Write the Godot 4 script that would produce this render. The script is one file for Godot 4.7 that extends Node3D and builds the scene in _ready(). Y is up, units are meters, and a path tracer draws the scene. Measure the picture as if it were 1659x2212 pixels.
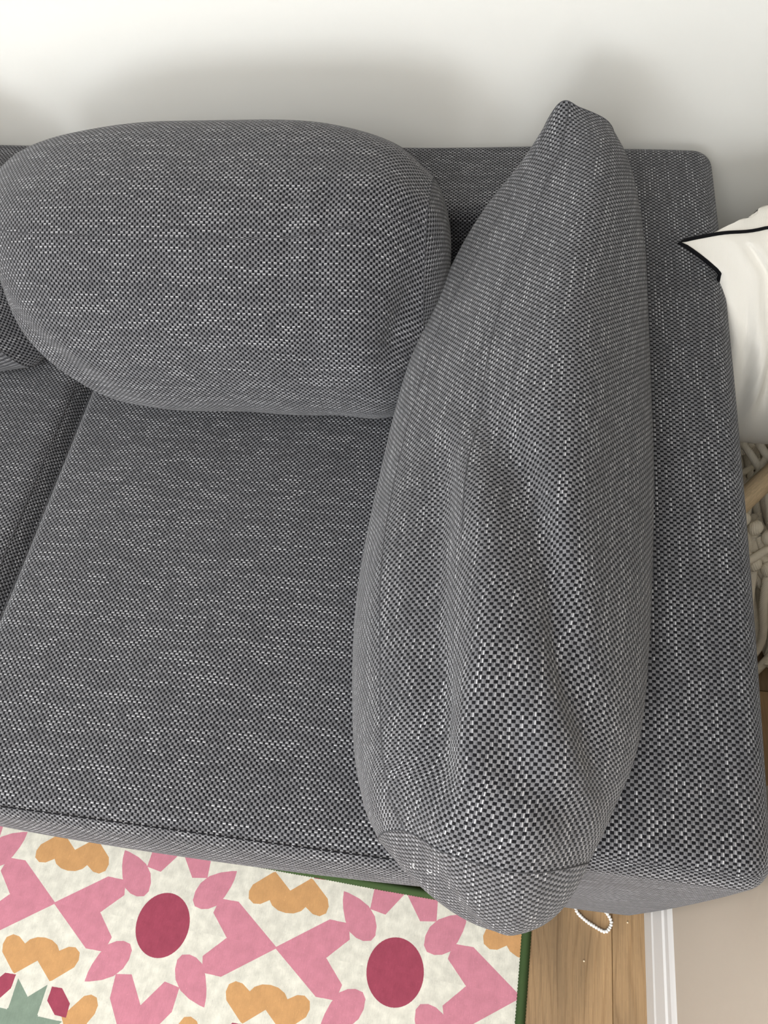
extends Node3D
# A corner of a grey woven sofa by a pale wall, seen from above. Units are metres, y is up, the wall behind the sofa is at z = -1.25.

const THREAD := 0.00375          # width of one thread of the upholstery
const WEAVE_TILE := THREAD * 128.0

var M := {}
var used_names := {}


func _ready():
	# ---- camera -------------------------------------------------------------------------------
	var cam := Camera3D.new()
	cam.name = "camera"
	cam.position = Vector3(0, 1.45, 0)
	cam.rotation_order = EULER_ORDER_YXZ
	cam.rotation_degrees = Vector3(-59.5, 16.0, -9.75)
	cam.fov = 67.25
	cam.near = 0.02
	add_child(cam)
	# ---- sky and exposure ---------------------------------------------------------------------
	var we := WorldEnvironment.new()
	we.name = "world_environment"
	var env := Environment.new()
	var sky := Sky.new()
	var psm := ProceduralSkyMaterial.new()
	psm.sky_top_color = Color(0.62, 0.70, 0.80)
	psm.sky_horizon_color = Color(0.82, 0.84, 0.86)
	psm.ground_bottom_color = Color(0.40, 0.40, 0.38)
	psm.ground_horizon_color = Color(0.60, 0.60, 0.58)
	sky.sky_material = psm
	env.background_mode = Environment.BG_SKY
	env.sky = sky
	env.background_energy_multiplier = 1.0
	env.ambient_light_source = Environment.AMBIENT_SOURCE_DISABLED
	env.tonemap_mode = Environment.TONE_MAPPER_LINEAR
	env.tonemap_exposure = 1.0
	env.sdfgi_enabled = true
	env.ssao_enabled = true
	env.ssil_enabled = true
	we.environment = env
	add_child(we)
	# ---- daylight from unseen windows behind the camera; outer two placed to soften shadows ----------------------------------------
	unseen_window_light("unseen_window_light", Vector3(-0.95, 1.72, 3.15), Vector2(0.80, 0.80), 4.4, Color(0.96, 0.98, 1.0), Vector3.ZERO)
	unseen_window_light("unseen_window_light_001", Vector3(-2.35, 1.45, 3.15), Vector2(1.30, 1.50), 2.8, Color(0.95, 0.975, 1.0), Vector3.ZERO)
	unseen_window_light("unseen_window_light_002", Vector3(-0.08, 1.45, 3.15), Vector2(0.56, 1.50), 2.4, Color(0.985, 0.99, 1.0), Vector3.ZERO)
	# ---- unseen, left wall, to lighten the back wall; overhead, added skylight for fill
	unseen_window_light("unseen_window_light_003", Vector3(-3.15, 1.45, 0.70), Vector2(1.80, 1.50), 2.8, Color(0.95, 0.975, 1.0), Vector3(0, -90, 0))
	unseen_window_light("added_roof_fill", Vector3(-0.37, 2.43, 1.15), Vector2(1.22, 1.40), 4.5, Color(0.985, 0.99, 0.985), Vector3(-90, 0, 0))

	make_materials()
	build_room()
	build_sofa()
	build_seat_cushions()
	build_back_cushions()
	build_side_cushion()
	build_rug()
	build_macrame()
	build_pillow()
	build_bracelet()
	build_small_things()


func unseen_window_light(called: String, at: Vector3, size: Vector2, energy: float, color: Color, turn: Vector3):
	var l := AreaLight3D.new()
	l.name = called
	l.area_size = size
	l.light_energy = energy
	l.light_color = color
	l.area_range = 12.0
	l.area_attenuation = 2.0
	l.shadow_enabled = true
	l.rotation_degrees = turn
	l.position = at          # an area light shines along its own -z, which is into the room
	add_child(l)


# ============================================================ helpers: nodes
func numbered(called: String) -> String:
	var n: int = used_names.get(called, 0)
	used_names[called] = n + 1
	return called if n == 0 else "%s_%03d" % [called, n]


func thing(called: String, label: String, category: String, at := Vector3.ZERO, group := "") -> Node3D:
	var o := Node3D.new()
	o.name = numbered(called)
	o.position = at
	add_child(o, true)
	tag(o, label, category, group)
	return o


func tag(o: Node, label: String, category: String, group := ""):
	o.set_meta("label", label)
	o.set_meta("category", category)
	if group != "":
		o.set_meta("group", group)


func obj(called: String, mesh: Mesh, mat: Material, parent: Node = null) -> MeshInstance3D:
	var o := MeshInstance3D.new()
	o.name = numbered(called) if parent == null else called
	o.mesh = mesh
	o.material_override = mat
	o.cast_shadow = GeometryInstance3D.SHADOW_CASTING_SETTING_ON
	if parent == null:
		add_child(o, true)
	else:
		parent.add_child(o, true)
	return o


func struct(called: String, mesh: Mesh, mat: Material, label := "", category := "") -> MeshInstance3D:
	var o := obj(called, mesh, mat)
	o.set_meta("kind", "structure")
	if label != "":
		tag(o, label, category)
	return o


# ============================================================ helpers: meshes
# A grid of points (rows of columns) with uv, as a smooth mesh. The side that faces away from the middle is the front.
func grid_mesh(P: Array, U: Array, closed_v := false, st_in: SurfaceTool = null) -> ArrayMesh:
	var nu: int = P.size()
	var nv: int = P[0].size()
	var mid := Vector3.ZERO
	for r in P:
		for p in r:
			mid += p
	mid /= float(nu * nv)
	var N: Array = []
	var vote := 0.0
	for i in nu:
		var row := PackedVector3Array()
		row.resize(nv)
		for j in nv:
			var a: Vector3 = P[mini(i + 1, nu - 1)][j] - P[maxi(i - 1, 0)][j]
			var j0 := j - 1
			var j1 := j + 1
			if closed_v:
				if j0 < 0: j0 = nv - 2
				if j1 > nv - 1: j1 = 1
			else:
				j0 = maxi(j0, 0)
				j1 = mini(j1, nv - 1)
			var b: Vector3 = P[i][j1] - P[i][j0]
			var n := a.cross(b)
			row[j] = n
			vote += n.dot(P[i][j] - mid)
		N.append(row)
	var s := 1.0 if vote >= 0.0 else -1.0
	var pos := PackedVector3Array()
	var nor := PackedVector3Array()
	var uvs := PackedVector2Array()
	var idx := PackedInt32Array()
	for i in nu:
		for j in nv:
			pos.append(P[i][j])
			var n: Vector3 = N[i][j]
			if n.length_squared() < 1e-18:
				n = (P[i][j] - mid) * s
			nor.append(n.normalized() * s)
			uvs.append(U[i][j])
	for i in nu - 1:
		for j in nv - 1:
			var a := i * nv + j
			var b := a + 1
			var c := a + nv
			var d := c + 1
			if s > 0.0:
				idx.append_array(PackedInt32Array([a, b, c, b, d, c]))
			else:
				idx.append_array(PackedInt32Array([a, c, b, b, c, d]))
	return arrays_mesh(pos, nor, uvs, idx)


func arrays_mesh(pos: PackedVector3Array, nor: PackedVector3Array, uvs: PackedVector2Array, idx: PackedInt32Array) -> ArrayMesh:
	var arr: Array = []
	arr.resize(Mesh.ARRAY_MAX)
	arr[Mesh.ARRAY_VERTEX] = pos
	arr[Mesh.ARRAY_NORMAL] = nor
	arr[Mesh.ARRAY_TEX_UV] = uvs
	arr[Mesh.ARRAY_INDEX] = idx
	var st := SurfaceTool.new()
	st.create_from_arrays(arr)
	st.generate_tangents()
	return st.commit()


func join(meshes: Array) -> ArrayMesh:
	var st := SurfaceTool.new()
	st.begin(Mesh.PRIMITIVE_TRIANGLES)
	for m in meshes:
		st.append_from(m, 0, Transform3D.IDENTITY)
	return st.commit()


# A box with rounded edges. deform moves each point; uv is in metres along each face, u along the axis `along` (0 x, 2 z).
func rounded_box(lo: Vector3, hi: Vector3, r: float, step: float, along := 0, deform = null) -> ArrayMesh:
	var parts: Array = []
	for axis in 3:
		for side in [-1.0, 1.0]:
			var ua := (axis + 1) % 3
			var va := (axis + 2) % 3
			# u follows `along` where the face has it, else the horizontal axis
			if va == along or (axis == along and va != 1):
				var t := ua
				ua = va
				va = t
			var P: Array = []
			var U: Array = []
			var ul := _ticks(lo[ua], hi[ua], r, step)
			var vl := _ticks(lo[va], hi[va], r, step)
			for u in ul:
				var pr: Array = []
				var ur: Array = []
				for v in vl:
					var p := Vector3.ZERO
					p[axis] = hi[axis] if side > 0.0 else lo[axis]
					p[ua] = u
					p[va] = v
					var q := p.clamp(lo + Vector3.ONE * r, hi - Vector3.ONE * r)
					var d := p - q
					if d.length() > 1e-9:
						p = q + d.normalized() * r
					if deform != null:
						p = deform.call(p)
					pr.append(p)
					ur.append(Vector2(u, v) / WEAVE_TILE)
				P.append(pr)
				U.append(ur)
			parts.append([P, U])
	# one smooth mesh: shared normals across the faces
	var st := SurfaceTool.new()
	st.begin(Mesh.PRIMITIVE_TRIANGLES)
	st.set_smooth_group(0)
	var mid := (lo + hi) * 0.5
	for pu in parts:
		var P: Array = pu[0]
		var U: Array = pu[1]
		for i in P.size() - 1:
			for j in P[0].size() - 1:
				var quad := [[i, j], [i, j + 1], [i + 1, j], [i + 1, j + 1]]
				var a: Vector3 = P[i][j]
				var n: Vector3 = (P[i + 1][j] - a).cross(P[i][j + 1] - a)
				var order := [0, 1, 2, 1, 3, 2]
				if n.dot(a - mid) < 0.0:
					order = [0, 2, 1, 1, 2, 3]
				for k in order:
					st.set_uv(U[quad[k][0]][quad[k][1]])
					st.add_vertex(P[quad[k][0]][quad[k][1]])
	st.generate_normals()
	st.generate_tangents()
	return st.commit()


func _ticks(a: float, b: float, r: float, step: float) -> Array:
	var out: Array = []
	for k in 6:
		out.append(a + r * (1.0 - cos(PI * 0.5 * k / 6.0)) * 0.0 + r * k / 6.0)
	var n := maxi(1, int(ceil((b - a - 2.0 * r) / step)))
	for k in n + 1:
		out.append(lerpf(a + r, b - r, float(k) / n))
	for k in range(1, 7):
		out.append(b - r + r * k / 6.0)
	return out


func catmull(p0: Vector3, p1: Vector3, p2: Vector3, p3: Vector3, t: float) -> Vector3:
	return 0.5 * ((2.0 * p1) + (p2 - p0) * t + (2.0 * p0 - 5.0 * p1 + 4.0 * p2 - p3) * t * t + (3.0 * p1 - p0 - 3.0 * p2 + p3) * t * t * t)


# Rings of control points (each the same count, closed) to a smooth sheet: [points, uv]. uv: u along the rings, v round from point `top`.
func loft(rings: Array, per_u: int, per_v: int, top: int, u0 := 0.0, bump = null) -> Array:
	var K: int = rings[0].size()
	var fine: Array = []                     # smooth along u first
	for i in rings.size() - 1:
		for s in per_u + (1 if i == rings.size() - 2 else 0):
			var t := float(s) / per_u
			var row: Array = []
			for k in K:
				var a: Vector3 = rings[maxi(i - 1, 0)][k]
				var b: Vector3 = rings[i][k]
				var c: Vector3 = rings[i + 1][k]
				var d: Vector3 = rings[mini(i + 2, rings.size() - 1)][k]
				if i == 0: a = b * 2.0 - c
				if i == rings.size() - 2: d = c * 2.0 - b
				row.append(catmull(a, b, c, d, t))
			fine.append(row)
	var P: Array = []
	for row in fine:
		var pr: Array = []
		for k0 in K:
			var k: int = (k0 + top + K / 2) % K        # start opposite the top
			for s in per_v:
				pr.append(catmull(row[(k + K - 1) % K], row[k], row[(k + 1) % K], row[(k + 2) % K], float(s) / per_v))
		pr.append(pr[0])
		P.append(pr)
	if bump != null:
		P = displaced(P, bump)
	var U: Array = []
	var half := (K / 2) * per_v
	var u := u0
	for i in P.size():
		var pr: Array = P[i]
		if i > 0:
			u += (P[i][half] - P[i - 1][half]).length()
		var acc: Array = [0.0]
		for j in range(1, pr.size()):
			acc.append(acc[j - 1] + (pr[j] - pr[j - 1]).length())
		var ur: Array = []
		for j in pr.size():
			ur.append(Vector2(u, acc[j] - acc[half]) / WEAVE_TILE)
		U.append(ur)
	return [P, U]


func displaced(P: Array, bump: Callable) -> Array:
	var nu := P.size()
	var nv: int = P[0].size()
	var mid := Vector3.ZERO
	for r in P:
		for p in r:
			mid += p
	mid /= float(nu * nv)
	var out: Array = []
	var vote := 0.0
	var N: Array = []
	for i in nu:
		var row: Array = []
		for j in nv:
			var a: Vector3 = P[mini(i + 1, nu - 1)][j] - P[maxi(i - 1, 0)][j]
			var b: Vector3 = P[i][1 if j == nv - 1 else j + 1] - P[i][nv - 2 if j == 0 else j - 1]
			var n := a.cross(b).normalized()
			vote += n.dot(P[i][j] - mid)
			row.append(n)
		N.append(row)
	var s := 1.0 if vote > 0.0 else -1.0
	for i in nu:
		var row: Array = []
		for j in nv:
			var n: Vector3 = N[i][j] * s
			row.append(P[i][j] + n * float(bump.call(P[i][j], n)))
		out.append(row)
	return out


# The end of a cushion: fills the closed outline `rim` towards `centre`. a and b: the directions of u and v.
func cap(rim: Array, centre: Vector3, a: Vector3, b: Vector3, rings := 14, power := 2.2, flat_uv := false) -> ArrayMesh:
	var flat := Vector3.ZERO
	for k in rim.size() - 1:
		flat += rim[k]
	flat /= float(rim.size() - 1)
	var rise := centre - flat
	var P: Array = []
	var U: Array = []
	for i in rings + 1:
		var t := float(i) / rings            # 0 at the rim
		var pr: Array = []
		var ur: Array = []
		for p in rim:
			pr.append(p.lerp(flat, t) + rise * (1.0 - pow(1.0 - t, power)))
			ur.append(Vector2(pr[pr.size() - 1].dot(a), pr[pr.size() - 1].dot(b)) / WEAVE_TILE)
		P.append(pr)
		U.append(ur)
	if flat_uv:
		return grid_mesh(P, U, true)
	# the cloth lies on it unstretched from the middle outwards
	for j in rim.size():
		var d := Vector2((rim[j] - flat).dot(a), (rim[j] - flat).dot(b)).normalized()
		var run := 0.0
		for i in range(rings, -1, -1):
			if i < rings:
				run += P[i][j].distance_to(P[i + 1][j])
			U[i][j] = d * run / WEAVE_TILE
	# the middle of the cap lies inside the cushion, so turn the sheet by the way it bulges
	var m := grid_mesh(P, U, true)
	return m


func tube(pts: Array, r: float, sides := 8, closed := false, squash := 1.0) -> ArrayMesh:
	var P: Array = []
	var U: Array = []
	var n := pts.size()
	var up := Vector3.UP
	var u := 0.0
	for i in n + (1 if closed else 0):
		var k := i % n
		var p: Vector3 = pts[k]
		var before: Vector3 = pts[(k - 1 + n) % n] if closed else pts[maxi(k - 1, 0)]
		var after: Vector3 = pts[(k + 1) % n] if closed else pts[mini(k + 1, n - 1)]
		var d := (after - before).normalized()
		var x := d.cross(up)
		if x.length() < 0.05:
			x = d.cross(Vector3.RIGHT)
		x = x.normalized()
		var y := x.cross(d).normalized()
		var pr: Array = []
		var ur: Array = []
		if i > 0:
			u += p.distance_to(pts[(i - 1) % n])
		for j in sides + 1:
			var w := TAU * j / sides
			pr.append(p + x * cos(w) * r + y * sin(w) * r * squash)
			ur.append(Vector2(u, float(j) / sides * TAU * r) * 10.0)
		P.append(pr)
		U.append(ur)
	var sheet := tube_mesh(P, U)
	if closed:
		return sheet
	return join([sheet, tip(P[0], pts[0], pts[1]), tip(P[n - 1], pts[n - 1], pts[n - 2])])


func tube_mesh(P: Array, U: Array) -> ArrayMesh:
	var pos := PackedVector3Array()
	var nor := PackedVector3Array()
	var uvs := PackedVector2Array()
	var idx := PackedInt32Array()
	var nv: int = P[0].size()
	for i in P.size():
		var c := Vector3.ZERO
		for j in nv - 1:
			c += P[i][j]
		c /= float(nv - 1)
		for j in nv:
			pos.append(P[i][j])
			nor.append((P[i][j] - c).normalized())
			uvs.append(U[i][j])
	for i in P.size() - 1:
		for j in nv - 1:
			var a := i * nv + j
			idx.append_array(PackedInt32Array([a, a + 1, a + nv, a + 1, a + nv + 1, a + nv]))
	return arrays_mesh(pos, nor, uvs, idx)


func tip(ring: Array, at: Vector3, inward: Vector3) -> ArrayMesh:
	var st := SurfaceTool.new()
	st.begin(Mesh.PRIMITIVE_TRIANGLES)
	var n := (at - inward).normalized()
	for j in ring.size() - 1:
		for p in [at, ring[j], ring[j + 1]]:
			st.set_normal(n)
			st.set_uv(Vector2.ZERO)
			st.add_vertex(p)
	st.generate_tangents()
	return st.commit()


func smooth_line(ctrl: Array, per: int) -> Array:
	var out: Array = []
	for i in ctrl.size() - 1:
		var a: Vector3 = ctrl[maxi(i - 1, 0)]
		var d: Vector3 = ctrl[mini(i + 2, ctrl.size() - 1)]
		for s in per:
			out.append(catmull(a, ctrl[i], ctrl[i + 1], d, float(s) / per))
	out.append(ctrl[ctrl.size() - 1])
	return out


# Extrude a closed profile (x, y) along z from z0 to z1, flat shaded.
func extrude_z(profile: Array, z0: float, z1: float) -> ArrayMesh:
	var st := SurfaceTool.new()
	st.begin(Mesh.PRIMITIVE_TRIANGLES)
	st.set_smooth_group(-1)
	var n := profile.size()
	for k in n:
		var a: Vector2 = profile[k]
		var b: Vector2 = profile[(k + 1) % n]
		var q := [Vector3(a.x, a.y, z0), Vector3(b.x, b.y, z0), Vector3(b.x, b.y, z1), Vector3(a.x, a.y, z1)]
		for i in [0, 1, 2, 0, 2, 3]:
			st.set_uv(Vector2(q[i].z, q[i].y))
			st.add_vertex(q[i])
	var flat := PackedVector2Array()
	for p in profile:
		flat.append(p)
	var tri := Geometry2D.triangulate_polygon(flat)
	for z in [z0, z1]:
		for i in tri:
			st.set_uv(flat[i])
			st.add_vertex(Vector3(flat[i].x, flat[i].y, z))
	st.generate_normals()
	st.generate_tangents()
	return st.commit()


func box(lo: Vector3, hi: Vector3) -> ArrayMesh:
	var bm := BoxMesh.new()
	bm.size = hi - lo
	var st := SurfaceTool.new()
	st.append_from(bm, 0, Transform3D(Basis.IDENTITY, (lo + hi) * 0.5))
	return st.commit()


func boxes(list: Array) -> ArrayMesh:
	var ms: Array = []
	for b in list:
		ms.append(box(b[0], b[1]))
	return join(ms)


# ============================================================ materials
func hash01(a: int, b: int) -> float:
	var h := (a * 374761393 + b * 668265263) & 0x7fffffff
	h = ((h ^ (h >> 13)) * 1274126177) & 0x7fffffff
	return float((h ^ (h >> 16)) & 0xffff) / 65535.0


func mat(c: Color, rough: float, spec := 0.4) -> StandardMaterial3D:
	var m := StandardMaterial3D.new()
	m.albedo_color = c
	m.roughness = rough
	m.metallic_specular = spec
	return m


func make_materials():
	M.weave = make_weave()
	M.seam = mat(Color(0.13, 0.13, 0.14), 1.0, 0.1)
	M.stitch = mat(Color(0.31, 0.31, 0.32), 1.0, 0.1)
	M.wall = make_wall(Color(0.925, 0.918, 0.893))
	M.wall_warm = make_wall(Color(0.755, 0.71, 0.65))
	M.ceiling = mat(Color(0.96, 0.955, 0.945), 0.95)
	M.trim = mat(Color(0.83, 0.82, 0.805), 0.45)
	M.floor_base = mat(Color(0.25, 0.18, 0.12), 0.9)
	M.wood = [make_wood(3), make_wood(11), make_wood(29)]
	M.rug = make_rug_print()
	M.binding = mat(Color(0.245, 0.315, 0.19), 0.9, 0.2)
	M.cotton = make_cloth(Color(0.93, 0.915, 0.88), 7, 60.0)
	M.piping = mat(Color(0.035, 0.035, 0.05), 0.8, 0.3)
	M.rope = make_rope()
	M.dowel = make_dowel()
	M.bead = mat(Color(0.93, 0.92, 0.90), 0.25, 0.5)
	M.lint = mat(Color(0.9, 0.9, 0.9), 0.9)
	M.crumb = mat(Color(0.85, 0.78, 0.66), 0.9)
	M.felt = mat(Color(0.2, 0.2, 0.21), 1.0, 0.1)
	var glass := mat(Color(0.95, 0.97, 0.97, 0.06), 0.02)
	glass.transparency = BaseMaterial3D.TRANSPARENCY_ALPHA
	M.glass = glass


# Plain weave: grey slubbed thread along u over a near-black thread along v, 128 threads a side.
func make_weave() -> StandardMaterial3D:
	var T := 10
	var n := 128 * T
	var col := PackedByteArray()
	col.resize(n * n * 3)
	var hgt := PackedByteArray()
	hgt.resize(n * n)
	# tone of every grey thread, piece by piece along its length: one ply is plain grey, the other turns pale in places
	var tone: Array = []
	var pale: Array = []
	for j in 128:
		var row := PackedFloat32Array()
		var row2 := PackedFloat32Array()
		row.resize(129)
		row2.resize(129)
		var rng := RandomNumberGenerator.new()
		rng.seed = 1000 + j
		var i := 0
		var own := rng.randf_range(-0.02, 0.02)
		while i < 128:
			var bright := rng.randf() < 0.40
			var length := rng.randi_range(2, 10) if bright else rng.randi_range(2, 13)
			var v := rng.randf_range(0.50, 0.74) if bright else rng.randf_range(0.41, 0.48)
			for k in length:
				if i + k < 128:
					row[i + k] = 0.425 + own + rng.randf_range(-0.035, 0.035)
					row2[i + k] = v + rng.randf_range(-0.06, 0.06)
			i += length
		row[128] = row[0]
		row2[128] = row2[0]
		tone.append(row)
		pale.append(row2)
	for y in n:
		var j := y / T
		var fy := (float(y % T) + 0.5) / T - 0.5
		var trow: PackedFloat32Array = pale[j] if (y % T) >= 5 and (y % T) <= 7 else tone[j]
		for x in n:
			var i := x / T
			var fx := (float(x % T) + 0.5) / T - 0.5
			var fib := hash01(x / 3, y) - 0.5
			var fib2 := hash01(x, y / 3 + 7777) - 0.5
			var r: float
			var g: float
			var b: float
			var h: float
			if ((i + j) & 1) == 0:
				r = trow[i] + fib * 0.09
				g = r
				b = r + 0.012
				h = 0.55 + 0.45 * cos(fy * 2.6) * cos(fx * 1.4)
			else:
				# the dark thread shows, with the ends of the neighbouring grey floats reaching in
				var ax := absf(fx)
				if ax > 0.37:
					var nb: float = trow[i + 1] if fx > 0.0 else trow[(i + 127) % 128]
					r = nb * 0.9 + fib * 0.08
					g = r
					b = r + 0.012
					h = 0.45 + 0.3 * cos(fy * 2.6)
				else:
					r = 0.075 + hash01(i, j) * 0.05 + fib2 * 0.05
					g = r
					b = r + 0.012
					h = 0.25 + 0.35 * cos(fx * 3.6) * cos(fy * 1.8)
			var at := (y * n + x) * 3
			col[at] = clampi(int(r * 255.0), 0, 255)
			col[at + 1] = clampi(int(g * 255.0), 0, 255)
			col[at + 2] = clampi(int(b * 255.0), 0, 255)
			hgt[y * n + x] = clampi(int((h + fib * 0.1) * 255.0), 0, 255)
	var m := StandardMaterial3D.new()
	m.albedo_texture = ImageTexture.create_from_image(Image.create_from_data(n, n, false, Image.FORMAT_RGB8, col))
	var hm := Image.create_from_data(n, n, false, Image.FORMAT_L8, hgt)
	hm.convert(Image.FORMAT_RGBA8)
	hm.bump_map_to_normal_map(4.0)
	m.normal_enabled = true
	m.normal_texture = ImageTexture.create_from_image(hm)
	m.normal_scale = 1.0
	m.roughness = 1.0
	m.metallic_specular = 0.15
	m.rim_enabled = true
	m.rim = 0.35
	m.rim_tint = 0.5
	return m


func noise_image(seed_: int, freq: float, size: int, octaves := 4) -> Image:
	var f := FastNoiseLite.new()
	f.seed = seed_
	f.noise_type = FastNoiseLite.TYPE_SIMPLEX_SMOOTH
	f.frequency = freq
	f.fractal_octaves = octaves
	return f.get_seamless_image(size, size)


func make_wall(c: Color) -> StandardMaterial3D:
	var m := mat(c, 0.9, 0.25)
	var h := noise_image(5, 0.05, 256, 3)
	h.convert(Image.FORMAT_RGBA8)
	h.bump_map_to_normal_map(1.0)
	m.normal_enabled = true
	m.normal_texture = ImageTexture.create_from_image(h)
	m.normal_scale = 0.12
	m.uv1_triplanar = true
	m.uv1_world_triplanar = true
	m.uv1_scale = Vector3.ONE * 4.0
	return m


func make_cloth(c: Color, seed_: int, per_metre: float) -> StandardMaterial3D:
	var m := mat(c, 0.95, 0.2)
	var n := 256
	var im := Image.create(n, n, false, Image.FORMAT_RGBA8)
	for y in n:
		for x in n:
			var v := 0.5 + 0.25 * sin(x * TAU / 8.0) * (1.0 if (y / 4) % 2 == 0 else -1.0) + 0.3 * (hash01(x, y + seed_ * 999) - 0.5)
			im.set_pixel(x, y, Color(v, v, v))
	im.bump_map_to_normal_map(2.0)
	m.normal_enabled = true
	m.normal_texture = ImageTexture.create_from_image(im)
	m.normal_scale = 0.25
	m.uv1_scale = Vector3(per_metre / 4.0, per_metre / 4.0, 1)
	m.rim_enabled = true
	m.rim = 0.2
	return m


func make_rope() -> StandardMaterial3D:
	var m := mat(Color(0.965, 0.925, 0.845), 1.0, 0.1)
	var n := 128
	var im := Image.create(n, n, false, Image.FORMAT_RGBA8)
	for y in n:
		for x in n:
			var v := 0.5 + 0.5 * sin((x * 4.0 + y * 4.0) * TAU / n)
			im.set_pixel(x, y, Color(v, v, v) * (0.9 + 0.2 * hash01(x, y)))
	im.bump_map_to_normal_map(6.0)
	m.normal_enabled = true
	m.normal_texture = ImageTexture.create_from_image(im)
	m.normal_scale = 0.5
	m.uv1_scale = Vector3(6, 6, 1)
	m.rim_enabled = true
	m.rim = 0.3
	return m


func make_dowel() -> StandardMaterial3D:
	var n := 256
	var f := FastNoiseLite.new()
	f.seed = 4
	f.frequency = 0.02
	var im := Image.create(n, n, false, Image.FORMAT_RGB8)
	for y in n:
		for x in n:
			var g := f.get_noise_2d(x * 0.5, y * 6.0) * 0.08 + (hash01(x / 9, y) - 0.5) * 0.05
			im.set_pixel(x, y, Color(0.89 + g, 0.79 + g, 0.64 + g))
	var m := mat(Color.WHITE, 0.7, 0.3)
	m.albedo_texture = ImageTexture.create_from_image(im)
	return m


# Oak board, 1.2 m long (u) and 0.19 m wide (v).
func make_wood(seed_: int) -> StandardMaterial3D:
	var w := 1024
	var h := 256
	var f := FastNoiseLite.new()
	f.seed = seed_
	f.frequency = 0.006
	f.fractal_octaves = 3
	var fine := FastNoiseLite.new()
	fine.seed = seed_ + 50
	fine.frequency = 0.05
	var col := PackedByteArray()
	col.resize(w * h * 3)
	for y in h:
		for x in w:
			var warp := f.get_noise_2d(x * 0.35, y * 1.1) * 1.6 + f.get_noise_2d(x * 0.12 + 500, y * 0.25) * 4.0
			var ring := sin((y * 0.055 + warp) * TAU)
			var line := pow(maxf(0.0, ring), 4.0) * (0.55 + 0.45 * fine.get_noise_2d(x * 0.05, y * 0.6))
			var pore := fine.get_noise_2d(x * 0.16, y * 5.0)
			var blot := f.get_noise_2d(x * 0.4 + 900, y * 1.0 + 300)
			var k := 1.0 - 0.12 * line + 0.12 * pore + 0.26 * blot
			k += (hash01(x / 7, y) - 0.5) * 0.05
			var c := Color(0.58, 0.47, 0.338) * k
			var at := (y * w + x) * 3
			col[at] = clampi(int(c.r * 255.0), 0, 255)
			col[at + 1] = clampi(int((c.g - 0.012 * line) * 255.0), 0, 255)
			col[at + 2] = clampi(int((c.b - 0.02 * line) * 255.0), 0, 255)
	var m := mat(Color.WHITE, 0.5, 0.4)
	m.albedo_texture = ImageTexture.create_from_image(Image.create_from_data(w, h, false, Image.FORMAT_RGB8, col))
	return m


# ---- the print of the rug: one repeat, a = 0..1 across and b = 0..0.936 along, flower in the corner
const RUG_REPEAT := 0.4011
const RUG_TALL := 0.936

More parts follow.
